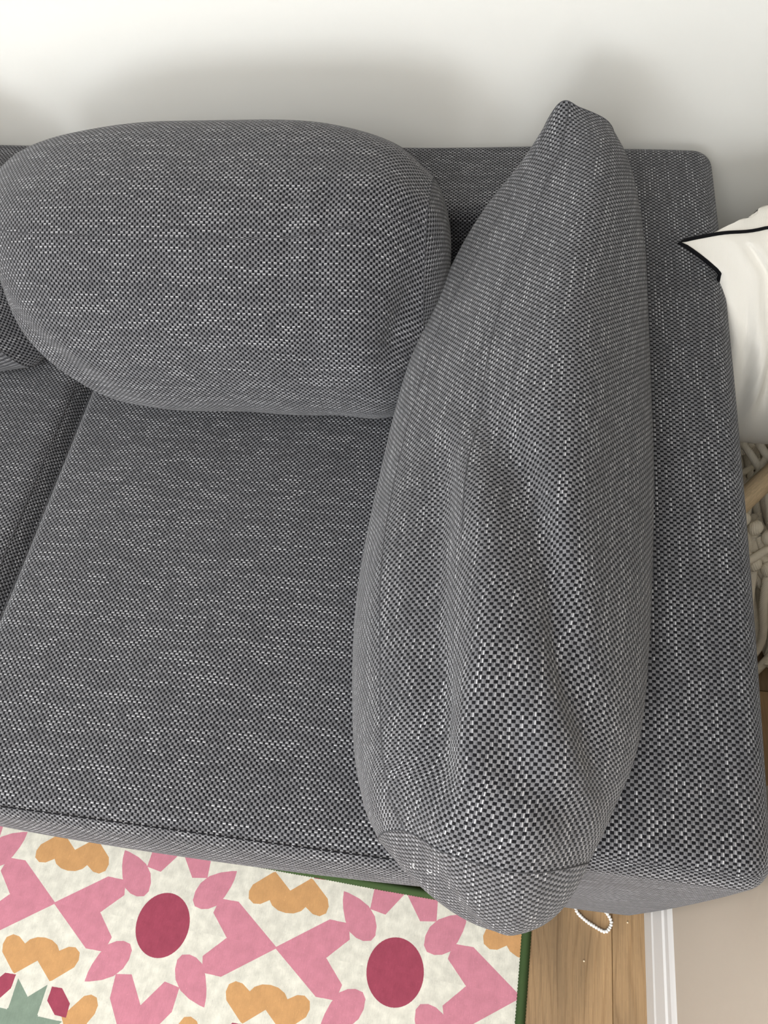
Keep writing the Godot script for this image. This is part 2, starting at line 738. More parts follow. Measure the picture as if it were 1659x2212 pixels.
func make_rug_print() -> StandardMaterial3D:
	var w := 1280
	var h := int(w * RUG_TALL)
	var ink := PackedByteArray()
	ink.resize(w * h)
	var chev := [Vector2(0.505, 0), Vector2(0.30, -0.139), Vector2(0.218, -0.138), Vector2(0.203, -0.081), Vector2(0.286, 0), Vector2(0.203, 0.081), Vector2(0.218, 0.138), Vector2(0.30, 0.139)]
	var chev_down := [Vector2(0, 0.47), Vector2(-0.135, 0.29), Vector2(-0.14, 0.205), Vector2(-0.073, 0.195), Vector2(0, 0.291), Vector2(0.073, 0.195), Vector2(0.14, 0.205), Vector2(0.135, 0.29)]
	var leaf := [Vector2(0.262, 0.253), Vector2(0.242, 0.250), Vector2(0.192, 0.236), Vector2(0.147, 0.214), Vector2(0.116, 0.182), Vector2(0.102, 0.147), Vector2(0.101, 0.112), Vector2(0.116, 0.091), Vector2(0.147, 0.085), Vector2(0.178, 0.091), Vector2(0.209, 0.108), Vector2(0.235, 0.146), Vector2(0.252, 0.188), Vector2(0.260, 0.22)]
	var heart := [Vector2(-0.08, 0.278), Vector2(0, 0.217), Vector2(0.08, 0.278), Vector2(0.09, 0.274), Vector2(0.166, 0.213), Vector2(0.176, 0.185), Vector2(0.170, 0.158), Vector2(0.145, 0.143), Vector2(0.115, 0.146), Vector2(0.079, 0.167), Vector2(0.064, 0.149), Vector2(0.034, 0.135), Vector2(0, 0.131), Vector2(-0.034, 0.135), Vector2(-0.064, 0.149), Vector2(-0.079, 0.167), Vector2(-0.115, 0.146), Vector2(-0.145, 0.143), Vector2(-0.170, 0.158), Vector2(-0.176, 0.185), Vector2(-0.166, 0.213), Vector2(-0.09, 0.274)]
	var arm := [Vector2(-0.066, -0.068), Vector2(-0.067, -0.177), Vector2(0, -0.122), Vector2(0.067, -0.177), Vector2(0.066, -0.068), Vector2(0, 0)]
	var gem := [Vector2(0.088, -0.174), Vector2(0.133, -0.176), Vector2(0.186, -0.131), Vector2(0.188, -0.082), Vector2(0.138, -0.083), Vector2(0.087, -0.124)]
	var star_at := Vector2(0.5, RUG_TALL / 2.0)
	for s in [1.0, -1.0]:
		stamp(ink, w, h, chev, 1, Vector2(s, 1), Vector2.ZERO, 0)
		stamp(ink, w, h, chev_down, 1, Vector2(1, s), Vector2.ZERO, 0)
		for t in [1.0, -1.0]:
			stamp(ink, w, h, leaf, 1, Vector2(s, t), Vector2.ZERO, 0)
		stamp(ink, w, h, heart, 2, Vector2(1, s), Vector2(0.51, 0), 0)
	var sideways: Array = []
	for p in heart:
		sideways.append(Vector2(p.y - star_at.y, p.x))
	for s in [1.0, -1.0]:
		stamp(ink, w, h, sideways, 2, Vector2(s, 1), star_at, 0)
	stamp(ink, w, h, [Vector2(-0.07, -0.07), Vector2(0.07, -0.07), Vector2(0.07, 0.07), Vector2(-0.07, 0.07)], 4, Vector2.ONE, star_at + Vector2(0.02, 0), 0)
	for q in 4:
		stamp(ink, w, h, arm, 4, Vector2.ONE, star_at + Vector2(0.02, 0), q)
		stamp(ink, w, h, gem, 3, Vector2.ONE, star_at + Vector2(0.02, 0), q)
	var disc: Array = []
	for k in 48:
		disc.append(Vector2(cos(TAU * k / 48) * 0.116, sin(TAU * k / 48) * 0.122))
	stamp(ink, w, h, disc, 3, Vector2.ONE, Vector2.ZERO, 0)
	var tones := [Color(0.80, 0.79, 0.742), Color(0.735, 0.485, 0.54), Color(0.735, 0.565, 0.385), Color(0.575, 0.27, 0.335), Color(0.475, 0.535, 0.478)]
	var soft := FastNoiseLite.new()
	soft.seed = 21
	soft.frequency = 0.012
	soft.fractal_octaves = 4
	var col := PackedByteArray()
	col.resize(w * h * 3)
	for y in h:
		for x in w:
			var c: Color = tones[ink[y * w + x]]
			var warp := (hash01(x, y / 26) - 0.5) * 0.045 + (hash01(x / 2 + 31, y / 9) - 0.5) * 0.03
			var weft := (hash01(x / 18, y + 5000) - 0.5) * 0.02
			var k := 1.0 + warp + weft + soft.get_noise_2d(x, y) * (0.09 if ink[y * w + x] == 0 else 0.05)
			var speck := hash01(x / 3 + 91, y / 3)
			if speck > 0.996:
				k += 0.09 if ink[y * w + x] > 0 else -0.10
			var at := (y * w + x) * 3
			col[at] = clampi(int(c.r * k * 255.0), 0, 255)
			col[at + 1] = clampi(int(c.g * k * 255.0), 0, 255)
			col[at + 2] = clampi(int(c.b * k * 255.0), 0, 255)
	var m := mat(Color.WHITE, 1.0, 0.1)
	m.albedo_texture = ImageTexture.create_from_image(Image.create_from_data(w, h, false, Image.FORMAT_RGB8, col))
	return m


# Print a polygon (scaled, turned by quarter turns, moved; repeats wrap round) with ink number `which`.
func stamp(ink: PackedByteArray, w: int, h: int, poly: Array, which: int, scale_: Vector2, move: Vector2, quarters: int):
	var pts: Array = []
	var lo := Vector2(9, 9)
	var hi := Vector2(-9, -9)
	for p in poly:
		var q: Vector2 = p * scale_
		for k in quarters:
			q = Vector2(-q.y, q.x)
		q = (q + move) * float(w)
		pts.append(q)
		lo = lo.min(q) if pts.size() > 1 else q
		hi = hi.max(q) if pts.size() > 1 else q
	for y in range(int(floor(lo.y)), int(ceil(hi.y)) + 1):
		var cuts: Array = []
		var yc := y + 0.5
		for k in pts.size():
			var a: Vector2 = pts[k]
			var b: Vector2 = pts[(k + 1) % pts.size()]
			if (a.y <= yc) != (b.y <= yc):
				cuts.append(a.x + (yc - a.y) / (b.y - a.y) * (b.x - a.x))
		cuts.sort()
		for c in range(0, cuts.size() - 1, 2):
			for x in range(int(ceil(cuts[c] - 0.5)), int(floor(cuts[c + 1] - 0.5)) + 1):
				ink[posmod(y, h) * w + posmod(x, w)] = which


# ============================================================ the room
func build_room():
	var zf := 3.2
	struct("wall_back", box(Vector3(-3.2, 0, -1.40), Vector3(1.4, 2.45, -1.25)), M.wall, "pale off-white wall behind the sofa", "wall")
	struct("wall_right", box(Vector3(0.306, 0, -0.20), Vector3(1.4, 2.45, zf)), M.wall_warm, "warm beige wall face to the right of the sofa's front, above the skirting board", "wall")
	struct("wall_recess", box(Vector3(1.25, 0, -1.25), Vector3(1.4, 2.45, -0.20)), M.wall)
	struct("wall_left", boxes([[Vector3(-3.35, 0, -1.40), Vector3(-3.2, 2.45, -0.22)], [Vector3(-3.35, 0, 1.62), Vector3(-3.2, 2.45, zf + 0.15)],
		[Vector3(-3.35, 0, -0.22), Vector3(-3.2, 0.68, 1.62)], [Vector3(-3.35, 2.22, -0.22), Vector3(-3.2, 2.45, 1.62)]]), M.wall)
	var side := Node3D.new()  # out of view, placed to brighten the back wall from the left
	side.name = "unseen_window_5"
	side.set_meta("kind", "structure")
	add_child(side)
	obj("window_frame", boxes([[Vector3(-3.30, 0.68, -0.22), Vector3(-3.24, 2.22, -0.18)], [Vector3(-3.30, 0.68, 1.58), Vector3(-3.24, 2.22, 1.62)],
		[Vector3(-3.30, 0.68, -0.22), Vector3(-3.24, 0.72, 1.62)], [Vector3(-3.30, 2.18, -0.22), Vector3(-3.24, 2.22, 1.62)]]), M.trim, side)
	obj("pane", box(Vector3(-3.273, 0.72, -0.18), Vector3(-3.267, 2.18, 1.58)), M.glass, side)
	var ra := Vector3(-1.01, 2.45, 0.42)
	var rb := Vector3(0.27, 2.60, 1.88)
	struct("ceiling", boxes([[Vector3(-3.35, 2.45, -1.40), Vector3(1.4, 2.60, ra.z)], [Vector3(-3.35, 2.45, rb.z), Vector3(1.4, 2.60, zf + 0.15)],
		[Vector3(-3.35, 2.45, ra.z), Vector3(ra.x, 2.60, rb.z)], [Vector3(rb.x, 2.45, ra.z), Vector3(1.4, 2.60, rb.z)]]), M.ceiling)
	var added_skylight := Node3D.new()  # added skylight, there only to fill the shadows from above
	added_skylight.name = "unseen_window_4"
	added_skylight.set_meta("kind", "structure")
	add_child(added_skylight)
	obj("window_frame", boxes([[Vector3(ra.x, 2.52, ra.z), Vector3(ra.x + 0.05, 2.58, rb.z)], [Vector3(rb.x - 0.05, 2.52, ra.z), Vector3(rb.x, 2.58, rb.z)],
		[Vector3(ra.x, 2.52, ra.z), Vector3(rb.x, 2.58, ra.z + 0.05)], [Vector3(ra.x, 2.52, rb.z - 0.05), Vector3(rb.x, 2.58, rb.z)]]), M.trim, added_skylight)
	obj("pane", box(Vector3(ra.x + 0.05, 2.546, ra.z + 0.05), Vector3(rb.x - 0.05, 2.552, rb.z - 0.05)), M.glass, added_skylight)
	# front wall, three windows out of view; the outer ones lighten the wall shadows
	var holes := [[-3.02, -1.68, 0.68, 2.22], [-1.37, -0.53, 1.30, 2.14], [-0.38, 0.22, 0.68, 2.22]]
	var solid: Array = [[Vector3(-3.2, 0, zf), Vector3(holes[0][0], 2.45, zf + 0.15)], [Vector3(holes[2][1], 0, zf), Vector3(1.4, 2.45, zf + 0.15)],
		[Vector3(holes[0][1], 0, zf), Vector3(holes[1][0], 2.45, zf + 0.15)], [Vector3(holes[1][1], 0, zf), Vector3(holes[2][0], 2.45, zf + 0.15)]]
	for k in 3:
		var x0: float = holes[k][0]
		var x1: float = holes[k][1]
		var y0: float = holes[k][2]
		var y1: float = holes[k][3]
		solid.append([Vector3(x0, 0, zf), Vector3(x1, y0, zf + 0.15)])
		solid.append([Vector3(x0, y1, zf), Vector3(x1, 2.45, zf + 0.15)])
		var win := Node3D.new()
		win.name = "unseen_window_%d" % (k + 1)
		win.set_meta("kind", "structure")
		add_child(win)
		obj("window_frame", boxes([
			[Vector3(x0, y0, zf + 0.04), Vector3(x0 + 0.04, y1, zf + 0.10)], [Vector3(x1 - 0.04, y0, zf + 0.04), Vector3(x1, y1, zf + 0.10)],
			[Vector3(x0, y0, zf + 0.04), Vector3(x1, y0 + 0.04, zf + 0.10)], [Vector3(x0, y1 - 0.04, zf + 0.04), Vector3(x1, y1, zf + 0.10)]]), M.trim, win)
		obj("pane", box(Vector3(x0 + 0.04, y0 + 0.04, zf + 0.067), Vector3(x1 - 0.04, y1 - 0.04, zf + 0.073)), M.glass, win)
	struct("wall_front", boxes(solid), M.wall)
	# floor: a base and oak boards that run along z
	var fl := struct("floor", box(Vector3(-3.2, -0.14, -1.25), Vector3(1.3, -0.012, zf)), M.floor_base, "oak floorboards running away from the viewer", "floor")
	var bw := 0.19
	var kinds: Array = []
	for k in 3:
		kinds.append(board_mesh(bw, 1.2))
	var rng := RandomNumberGenerator.new()
	rng.seed = 8
	var row := 0
	var x := 0.2395
	while x - bw > -3.2:
		x -= bw
	while x < 1.25:
		var z := -1.25 - rng.randf() * 1.1
		if absf(x + bw - 0.2395) < 0.01:
			z = -1.30
		while z < zf:
			var z1: float = minf(z + 1.2, zf)
			var za := maxf(z, -1.25)
			if z1 - za > 0.02:
				var b := obj("plank", kinds[0] if absf(z1 - za - 1.2) < 0.001 else board_mesh(bw, z1 - za), M.wood[(row * 7 + int(rng.randf() * 3.0)) % 3], fl)
				b.position = Vector3(x, 0, za)
			z += 1.2
		x += bw
		row += 1
	# skirting board at the foot of the right wall
	var prof := [Vector2(0.306, 0.0), Vector2(0.2905, 0.0), Vector2(0.2905, 0.052), Vector2(0.2925, 0.056), Vector2(0.2965, 0.098), Vector2(0.2995, 0.101), Vector2(0.3005, 0.118), Vector2(0.3035, 0.124), Vector2(0.306, 0.128)]
	struct("baseboard_right", extrude_z(prof, -0.20, zf), M.trim, "white stepped skirting board below the right wall", "skirting board")


func board_mesh(w: float, l: float) -> ArrayMesh:
	# a board with a small bevel on its long and short edges, top at y = 0, uv along its length
	var e := 0.0012
	var P := [Vector3(e, -0.0012, 0), Vector3(e * 2, 0, e), Vector3(w - e * 2, 0, e), Vector3(w - e, -0.0012, 0)]
	var st := SurfaceTool.new()
	st.begin(Mesh.PRIMITIVE_TRIANGLES)
	st.set_smooth_group(-1)
	var outer := [Vector3(0.0003, -0.0012, 0.0003), Vector3(w - 0.0003, -0.0012, 0.0003), Vector3(w - 0.0003, -0.0012, l - 0.0003), Vector3(0.0003, -0.0012, l - 0.0003)]
	var inner := [Vector3(e, 0, e), Vector3(w - e, 0, e), Vector3(w - e, 0, l - e), Vector3(e, 0, l - e)]
	var low := [Vector3(0.0003, -0.012, 0.0003), Vector3(w - 0.0003, -0.012, 0.0003), Vector3(w - 0.0003, -0.012, l - 0.0003), Vector3(0.0003, -0.012, l - 0.0003)]
	var faces: Array = [[inner[0], inner[1], inner[2], inner[3]]]
	for k in 4:
		faces.append([outer[k], outer[(k + 1) % 4], inner[(k + 1) % 4], inner[k]])
		faces.append([low[k], low[(k + 1) % 4], outer[(k + 1) % 4], outer[k]])
	for f in faces:
		for i in [0, 1, 2, 0, 2, 3]:
			st.set_uv(Vector2(f[i].z / 1.2, f[i].x / w))
			st.add_vertex(f[i])
	st.generate_normals()
	return st.commit()


# ============================================================ the sofa
func build_sofa():
	var s := thing("sofa", "long grey woven sofa with low square arm and back rail, standing against the wall", "sofa", Vector3(0, 0, 0))
	# arm: flat top that swells a little, front face slightly full
	var arm_lo := Vector3(0.05, 0.012, -1.235)
	var arm_hi := Vector3(0.290, 0.600, -0.095)
	obj("arm", rounded_box(arm_lo, arm_hi, 0.032, 0.02, 2, func(p: Vector3):
		var q := p
		var k := clampf((p.z + 1.2) / 1.1, 0.0, 1.0)
		if p.y > 0.4:
			q.y += 0.004 * sin(PI * clampf((p.x - 0.05) / 0.24, 0, 1))
		if p.z > -0.2:
			q.z += 0.008 * sin(PI * clampf((p.x - 0.05) / 0.24, 0, 1)) * sin(PI * clampf(p.y / 0.6, 0, 1))
		q.x += (lerpf(0.033, 0.010, pow(k, 2.2)) - 0.014 * smoothstep(0.55, 0.0, p.y) * k) * clampf((p.x - 0.05) / 0.24, 0.0, 1.0)
		return q), M.weave, s)
	# back rail along the wall
	obj("back_rail", rounded_box(Vector3(-2.35, 0.012, -1.240), Vector3(0.10, 0.598, -1.06), 0.02, 0.03, 0, func(p: Vector3):
		return p + Vector3(0, 0.003 * sin(p.x * 9.0) if p.y > 0.5 else 0.0, 0)), M.weave, s)
	# base under the seat cushions
	obj("seat_base", rounded_box(Vector3(-2.33, 0.035, -1.10), Vector3(0.055, 0.285, -0.105), 0.012, 0.05, 0), M.weave, s)
	for x in [-2.25, -1.1, -0.1]:
		for z in [-1.12, -0.20]:
			obj("foot", box(Vector3(x - 0.03, 0.006, z - 0.03), Vector3(x + 0.03, 0.04, z + 0.03)), M.felt, s)


func build_seat_cushions():
	var specs := [
		[Vector3(-0.708, 0.288, -1.05), Vector3(0.048, 0.449, -0.088), "wide grey seat cushion in front of the large back cushion, right up to the arm"],
		[Vector3(-1.47, 0.288, -1.05), Vector3(-0.742, 0.436, -0.095), "grey seat cushion at the left edge, across the dark gap from the wide one"]]
	for c in specs:
		var lo: Vector3 = c[0]
		var hi: Vector3 = c[1]
		var t := thing("seat_cushion", c[2], "seat cushion", Vector3.ZERO, "seat cushions")
		obj("cover", rounded_box(lo, hi, 0.022, 0.02, 0, func(p: Vector3):
			var q := p
			var fx := clampf((p.x - lo.x) / (hi.x - lo.x), 0, 1)
			var fz := clampf((p.z - lo.z) / (hi.z - lo.z), 0, 1)
			var fy := clampf((p.y - lo.y) / (hi.y - lo.y), 0, 1)
			var dome := pow(sin(PI * fx), 0.5) * pow(sin(PI * fz), 0.5)
			if p.y > lo.y + 0.1:
				q.y += 0.010 * dome + 0.002 * sin(p.x * 23.0 + p.z * 7.0) * dome
			if p.z > hi.z - 0.03:
				q.z += 0.020 * sin(PI * fy) * pow(sin(PI * fx), 0.3)
			if p.x < lo.x + 0.03:
				q.x -= 0.008 * sin(PI * fy)
			if lo.x < -1.0 and p.x > hi.x - 0.06:
				q.x += 0.022 * smoothstep(1.0, 0.5, fy)
			return q), M.weave, t)
		# seam along the front edge and the left edge of the top
		var line: Array = []
		for k in 40:
			var f := lerpf(0.03, 0.97, k / 39.0)
			line.append(Vector3(lerpf(lo.x, hi.x, f), hi.y - 0.004 + 0.002 * sin(PI * f), hi.z - 0.004))
		obj("front_seam", stitches(line, 0.0010), M.seam, t)
		var side: Array = []
		var sx: float = hi.x - 0.006 if lo.x < -1.0 else lo.x + 0.004
		for k in 40:
			side.append(Vector3(sx, hi.y - 0.004, lerpf(lo.z + 0.05, hi.z - 0.03, k / 39.0)))
		obj("side_seam", stitches(side, 0.0012), M.stitch, t)


# a run of short stitches along a line
func stitches(line: Array, r: float) -> ArrayMesh:
	var ms: Array = []
	var fine: Array = smooth_line(line, 6)
	var k := 0
	while k + 4 < fine.size():
		ms.append(tube([fine[k], fine[k + 1], fine[k + 2], fine[k + 3]], r, 5))
		k += 4
	return join(ms)


# ---- a boxed cushion from rings of eight control points (front seam, top, back seam, back, back low, bottom, front low, front)
func cushion_parts(t: Node3D, rings: Array, per_u: int, per_v: int, end_a: Vector3, end_b: Vector3, cap_u: Vector3, cap_v: Vector3, bump = null, flat_uv := false) -> Array:
	var lf := loft(rings, per_u, per_v, 1, 0.0, bump)
	var P: Array = lf[0]
	obj("cover", grid_mesh(P, lf[1], true), M.weave, t)
	obj("end_panel", cap(P[0], end_a, Vector3(cap_u.x, cap_u.y, -cap_u.z), cap_v, 14, 2.2, flat_uv), M.weave, t)
	obj("end_panel", cap(P[P.size() - 1], end_b, cap_u, cap_v, 14, 2.2, flat_uv), M.weave, t)
	return P


func build_back_cushions():
	# rings run along x; points are (y, z)
	var mid := [[0.770, -0.782], [0.812, -0.885], [0.797, -0.995], [0.66, -1.055], [0.47, -1.055], [0.462, -0.78], [0.520, -0.690], [0.655, -0.695]]
	var rings: Array = []
	var spec := [
		[-0.790, [[0.725, -0.865], [0.745, -0.915], [0.735, -0.965], [0.665, -1.00], [0.590, -0.98], [0.580, -0.90], [0.600, -0.845], [0.665, -0.835]]],
		[-0.735, [[0.750, -0.815], [0.776, -0.905], [0.762, -0.975], [0.66, -1.035], [0.515, -1.03], [0.500, -0.83], [0.560, -0.755], [0.655, -0.758]]],
		[-0.655, [[0.765, -0.790], [0.800, -0.890], [0.785, -0.980], [0.66, -1.050], [0.478, -1.05], [0.468, -0.79], [0.528, -0.712], [0.655, -0.715]]],
		[-0.540, mid],
		[-0.400, mid],
		[-0.270, [[0.772, -0.790], [0.812, -0.885], [0.795, -0.990], [0.66, -1.055], [0.47, -1.055], [0.462, -0.78], [0.520, -0.690], [0.655, -0.698]]],
		[-0.172, [[0.780, -0.815], [0.805, -0.890], [0.782, -0.970], [0.66, -1.045], [0.48, -1.05], [0.465, -0.78], [0.522, -0.700], [0.650, -0.712]]],
		[-0.113, [[0.755, -0.835], [0.768, -0.885], [0.750, -0.940], [0.66, -1.000], [0.51, -1.01], [0.500, -0.81], [0.545, -0.745], [0.650, -0.762]]]]
	for s in spec:
		var r: Array = []
		for p in s[1]:
			r.append(Vector3(s[0], p[0], p[1]))
		rings.append(r)
	var wr := func(p: Vector3, n: Vector3):
		var d := 0.0
		# soft creases that run down from the seam near the right end, and slack cloth at the lower left
		d -= 0.006 * exp(-pow((p.x + 0.292 + (0.77 - p.y) * 0.12) / 0.012, 2.0)) * smoothstep(0.60, 0.74, p.y) * (1.0 if n.z > 0.3 else 0.0)
		d -= 0.005 * exp(-pow((p.x + 0.245 + (0.77 - p.y) * 0.2) / 0.016, 2.0)) * smoothstep(0.56, 0.72, p.y) * (1.0 if n.z > 0.3 else 0.0)
		d -= 0.010 * exp(-pow((p.x + 0.137 + (0.69 - p.y) * 0.35) / 0.020, 2.0) - pow((p.y - 0.655) / 0.045, 2.0)) * smoothstep(0.0, 0.5, n.z)
		d += 0.003 * sin(p.x * 31.0 + p.y * 12.0) * smoothstep(0.0, 0.6, n.z) * smoothstep(-0.45, -0.2, p.x)
		d += 0.0035 * sin((p.x * 0.8 + p.y) * 62.0) * smoothstep(-0.52, -0.68, p.x) * smoothstep(0.1, 0.7, n.z) * smoothstep(0.72, 0.6, p.y)
		d += 0.002 * sin(p.x * 17.0 + 1.0) * sin(p.y * 21.0 + p.z * 9.0)
		return d
	var t := thing("back_cushion", "large plump grey back cushion across the middle of the sofa, leaning on the back rail", "cushion", Vector3.ZERO, "loose sofa cushions")
	var P := cushion_parts(t, rings, 10, 12, Vector3(-0.825, 0.67, -0.92), Vector3(-0.088, 0.66, -0.87), Vector3(0, 0, 1), Vector3(0, 1, 0), wr)
	add_seams(t, P, 12)
	# its left neighbour, mostly out of the picture
	var t2 := thing("back_cushion", "grey back cushion at the left edge, only its lower corner showing beside the large one", "cushion", Vector3.ZERO, "loose sofa cushions")
	var rings2: Array = []
	for k in 5:
		var x: float = [-1.50, -1.40, -1.10, -0.92, -0.815][k]
		var e: float = [0.88, 0.96, 1.0, 0.97, 0.84][k]
		var r: Array = []
		for p in [[0.735, -0.815], [0.772, -0.90], [0.755, -0.99], [0.66, -1.055], [0.47, -1.055], [0.452, -0.83], [0.490, -0.755], [0.62, -0.755]]:
			var slim := 1.0
			if k == 4 and p[0] > 0.55:
				slim = 0.80
			r.append(Vector3(x - (0.03 if p[0] > 0.58 and k == 4 else 0.0), lerpf(0.47, p[0], e * slim), lerpf(-0.93, p[1], e)))
		rings2.append(r)
	var P2 := cushion_parts(t2, rings2, 8, 8, Vector3(-1.55, 0.60, -0.92), Vector3(-0.785, 0.53, -0.90), Vector3(0, 0, 1), Vector3(0, 1, 0))
	add_seams(t2, P2, 8)


# seams where the boxing strip meets the front and back panels and the ends
func add_seams(t: Node3D, P: Array, per_v: int):
	var half := 4 * per_v
	for c in [half - per_v, half + per_v]:
		var line: Array = []
		for i in P.size():
			line.append(P[i][c])
		obj("seam", tube(line, 0.0007, 6), M.stitch, t)
	for row in [P[0], P[P.size() - 1]]:
		var line: Array = []
		for j in row.size() - 1:
			line.append(row[j])
		obj("seam", tube(line, 0.0007, 6, true), M.stitch, t)


func ridge(p: Vector3, line: Array, width: float) -> float:
	# how near (x, z) is to a line of points: 1 on it, falling off smoothly; fades at its ends
	var best := 1e9
	var at := 0.0
	for k in line.size() - 1:
		var a: Vector2 = line[k]
		var b: Vector2 = line[k + 1]
		var q := Vector2(p.x, p.z)
		var f := clampf((q - a).dot(b - a) / (b - a).length_squared(), 0.0, 1.0)
		var d := q.distance_to(a.lerp(b, f))
		if d < best:
			best = d
			at = (k + f) / (line.size() - 1)
	return exp(-pow(best / width, 2.0)) * pow(sin(PI * clampf(at * 0.9 + 0.05, 0, 1)), 0.6)


func build_side_cushion():
	var t := thing("side_cushion", "long slumped grey cushion along the sofa arm, creased on top, its end overhanging the front", "cushion", Vector3.ZERO, "loose sofa cushions")
	# rings run along z from the wall to the front; points are (x, y, dz): left seam, top, right seam, right, under, bottom right, bottom left, left
	var spec := [
		[-1.010, [[0.046, 0.792, -0.022], [0.078, 0.797, -0.015], [0.118, 0.785, 0.0], [0.128, 0.745, 0.0], [0.105, 0.66, 0.01], [0.050, 0.57, 0.02], [0.000, 0.57, 0.03], [0.005, 0.70, 0.02]]],
		[-0.955, [[0.014, 0.752, -0.005], [0.085, 0.795, 0], [0.135, 0.775, 0], [0.155, 0.73, 0], [0.112, 0.64, 0], [0.045, 0.52, 0], [-0.045, 0.52, 0], [-0.048, 0.67, 0]]],
		[-0.860, [[-0.042, 0.706, 0], [0.078, 0.790, 0], [0.143, 0.765, 0], [0.172, 0.70, 0], [0.112, 0.615, 0], [0.045, 0.47, 0], [-0.085, 0.475, 0], [-0.098, 0.625, 0]]],
		[-0.720, [[-0.094, 0.664, 0], [0.060, 0.782, 0], [0.138, 0.748, 0], [0.182, 0.672, 0], [0.112, 0.607, 0], [0.045, 0.458, 0], [-0.120, 0.46, 0], [-0.142, 0.57, 0]]],
		[-0.550, [[-0.120, 0.640, 0], [0.050, 0.775, 0], [0.134, 0.735, 0], [0.184, 0.654, 0], [0.112, 0.606, 0], [0.045, 0.456, 0], [-0.140, 0.456, 0], [-0.162, 0.535, 0]]],
		[-0.380, [[-0.117, 0.650, 0], [0.048, 0.766, 0], [0.130, 0.728, 0], [0.178, 0.652, 0], [0.112, 0.606, 0], [0.045, 0.456, 0], [-0.145, 0.456, 0], [-0.167, 0.535, 0]]],
		[-0.220, [[-0.100, 0.656, 0], [0.042, 0.752, 0], [0.118, 0.715, 0], [0.162, 0.648, 0], [0.105, 0.604, 0], [0.045, 0.458, 0], [-0.120, 0.458, 0], [-0.146, 0.54, 0]]],
		[-0.140, [[-0.084, 0.650, 0], [0.035, 0.722, 0.03], [0.105, 0.690, 0.01], [0.135, 0.635, 0], [0.10, 0.60, 0.02], [0.042, 0.475, 0.03], [-0.095, 0.47, 0.0], [-0.122, 0.545, 0]]],
		[-0.105, [[-0.064, 0.640, 0.004], [0.028, 0.692, 0.032], [0.088, 0.668, 0.022], [0.116, 0.618, 0.008], [0.09, 0.57, 0.012], [0.042, 0.49, 0.015], [-0.070, 0.485, 0.005], [-0.098, 0.55, 0.005]]]]
	var rings: Array = []
	for s in spec:
		var r: Array = []
		for p in s[1]:
			r.append(Vector3(p[0], p[1], s[0] + p[2]))
		rings.append(r)
	var v1 := [Vector2(-0.062, -0.52), Vector2(-0.060, -0.387), Vector2(-0.054, -0.283), Vector2(-0.032, -0.171), Vector2(-0.012, -0.113)]
	var r1 := [Vector2(-0.034, -0.530), Vector2(0.000, -0.376), Vector2(0.006, -0.254), Vector2(-0.004, -0.147), Vector2(-0.018, -0.09)]
	var v2 := [Vector2(-0.020, -0.55), Vector2(0.032, -0.423), Vector2(0.062, -0.32), Vector2(0.085, -0.229), Vector2(0.105, -0.161)]
	var r2 := [Vector2(0.070, -0.24), Vector2(0.092, -0.175), Vector2(0.108, -0.13)]
	var v3 := [Vector2(0.008, -0.20), Vector2(0.043, -0.147), Vector2(0.084, -0.125)]
	var r0 := [Vector2(-0.114, -0.60), Vector2(-0.118, -0.41), Vector2(-0.112, -0.293), Vector2(-0.092, -0.17)]
	var wr := func(p: Vector3, n: Vector3):
		if n.y < 0.05:
			return 0.0
		var k := smoothstep(0.05, 0.4, n.y)
		var d := 0.0
		d += 0.020 * ridge(p, r1, 0.027)
		d -= 0.015 * ridge(p, v1, 0.018)
		d -= 0.023 * ridge(p, v2, 0.021)
		d -= 0.012 * ridge(p, v3, 0.022)
		d += 0.006 * ridge(p, r0, 0.02)
		d += 0.008 * ridge(p, r2, 0.016)
		d += 0.0018 * sin(p.z * 19.0 + p.x * 30.0) * sin(p.x * 41.0)
		return d * k
	var P := cushion_parts(t, rings, 16, 16, Vector3(0.062, 0.69, -1.045), Vector3(0.040, 0.555, -0.028), Vector3(0, -0.75, 0.66), Vector3(1, 0, 0), wr, true)
	# seams: the crease low on the left, the boxing seam that runs to the back tip, and both ends
	var low: Array = []
	var high: Array = []
	for i in P.size():
		low.append(P[i][48])
		if P[i][57].z < -0.38:
			high.append(P[i][57])
	obj("seam", tube(low, 0.0007, 6), M.stitch, t)
	obj("seam", tube(high, 0.0007, 6), M.stitch, t)
	for row in [P[0], P[P.size() - 1]]:
		obj("seam", tube(row.slice(0, row.size() - 1), 0.0007, 6, true), M.stitch, t)
	# two bits of white thread caught on the left of the front end
	var bits := [["curled bit of white thread stuck on the front end of the slumped cushion", 47, 0.22], ["straight bit of white thread stuck just left of the curled one on the slumped cushion", 44, 0.18]]
	for k in 2:
		var p := cap_point(P[P.size() - 1], Vector3(0.040, 0.555, -0.028), bits[k][1], bits[k][2]) + Vector3(-0.0005, 0.0012, 0.0010)
		var pts := [p, p + Vector3(0.0035, 0.0008, 0.002), p + Vector3(0.006, 0.0006, 0.0005), p + Vector3(0.0065, 0.0002, -0.003)] if k == 0 else [p, p + Vector3(-0.001, 0.0006, 0.002), p + Vector3(0.001, -0.0002, 0.005)]
		var o := obj("lint_thread", tube(smooth_line(pts, 5), 0.0005, 5), M.lint)
		tag(o, bits[k][0], "thread", "bits of white thread on the cushion")


func cap_point(rim: Array, centre: Vector3, j: int, t: float) -> Vector3:
	var flat := Vector3.ZERO
	for k in rim.size() - 1:
		flat += rim[k]
	flat /= float(rim.size() - 1)
	return rim[j].lerp(flat, t) + (centre - flat) * (1.0 - pow(1.0 - t, 2.2))


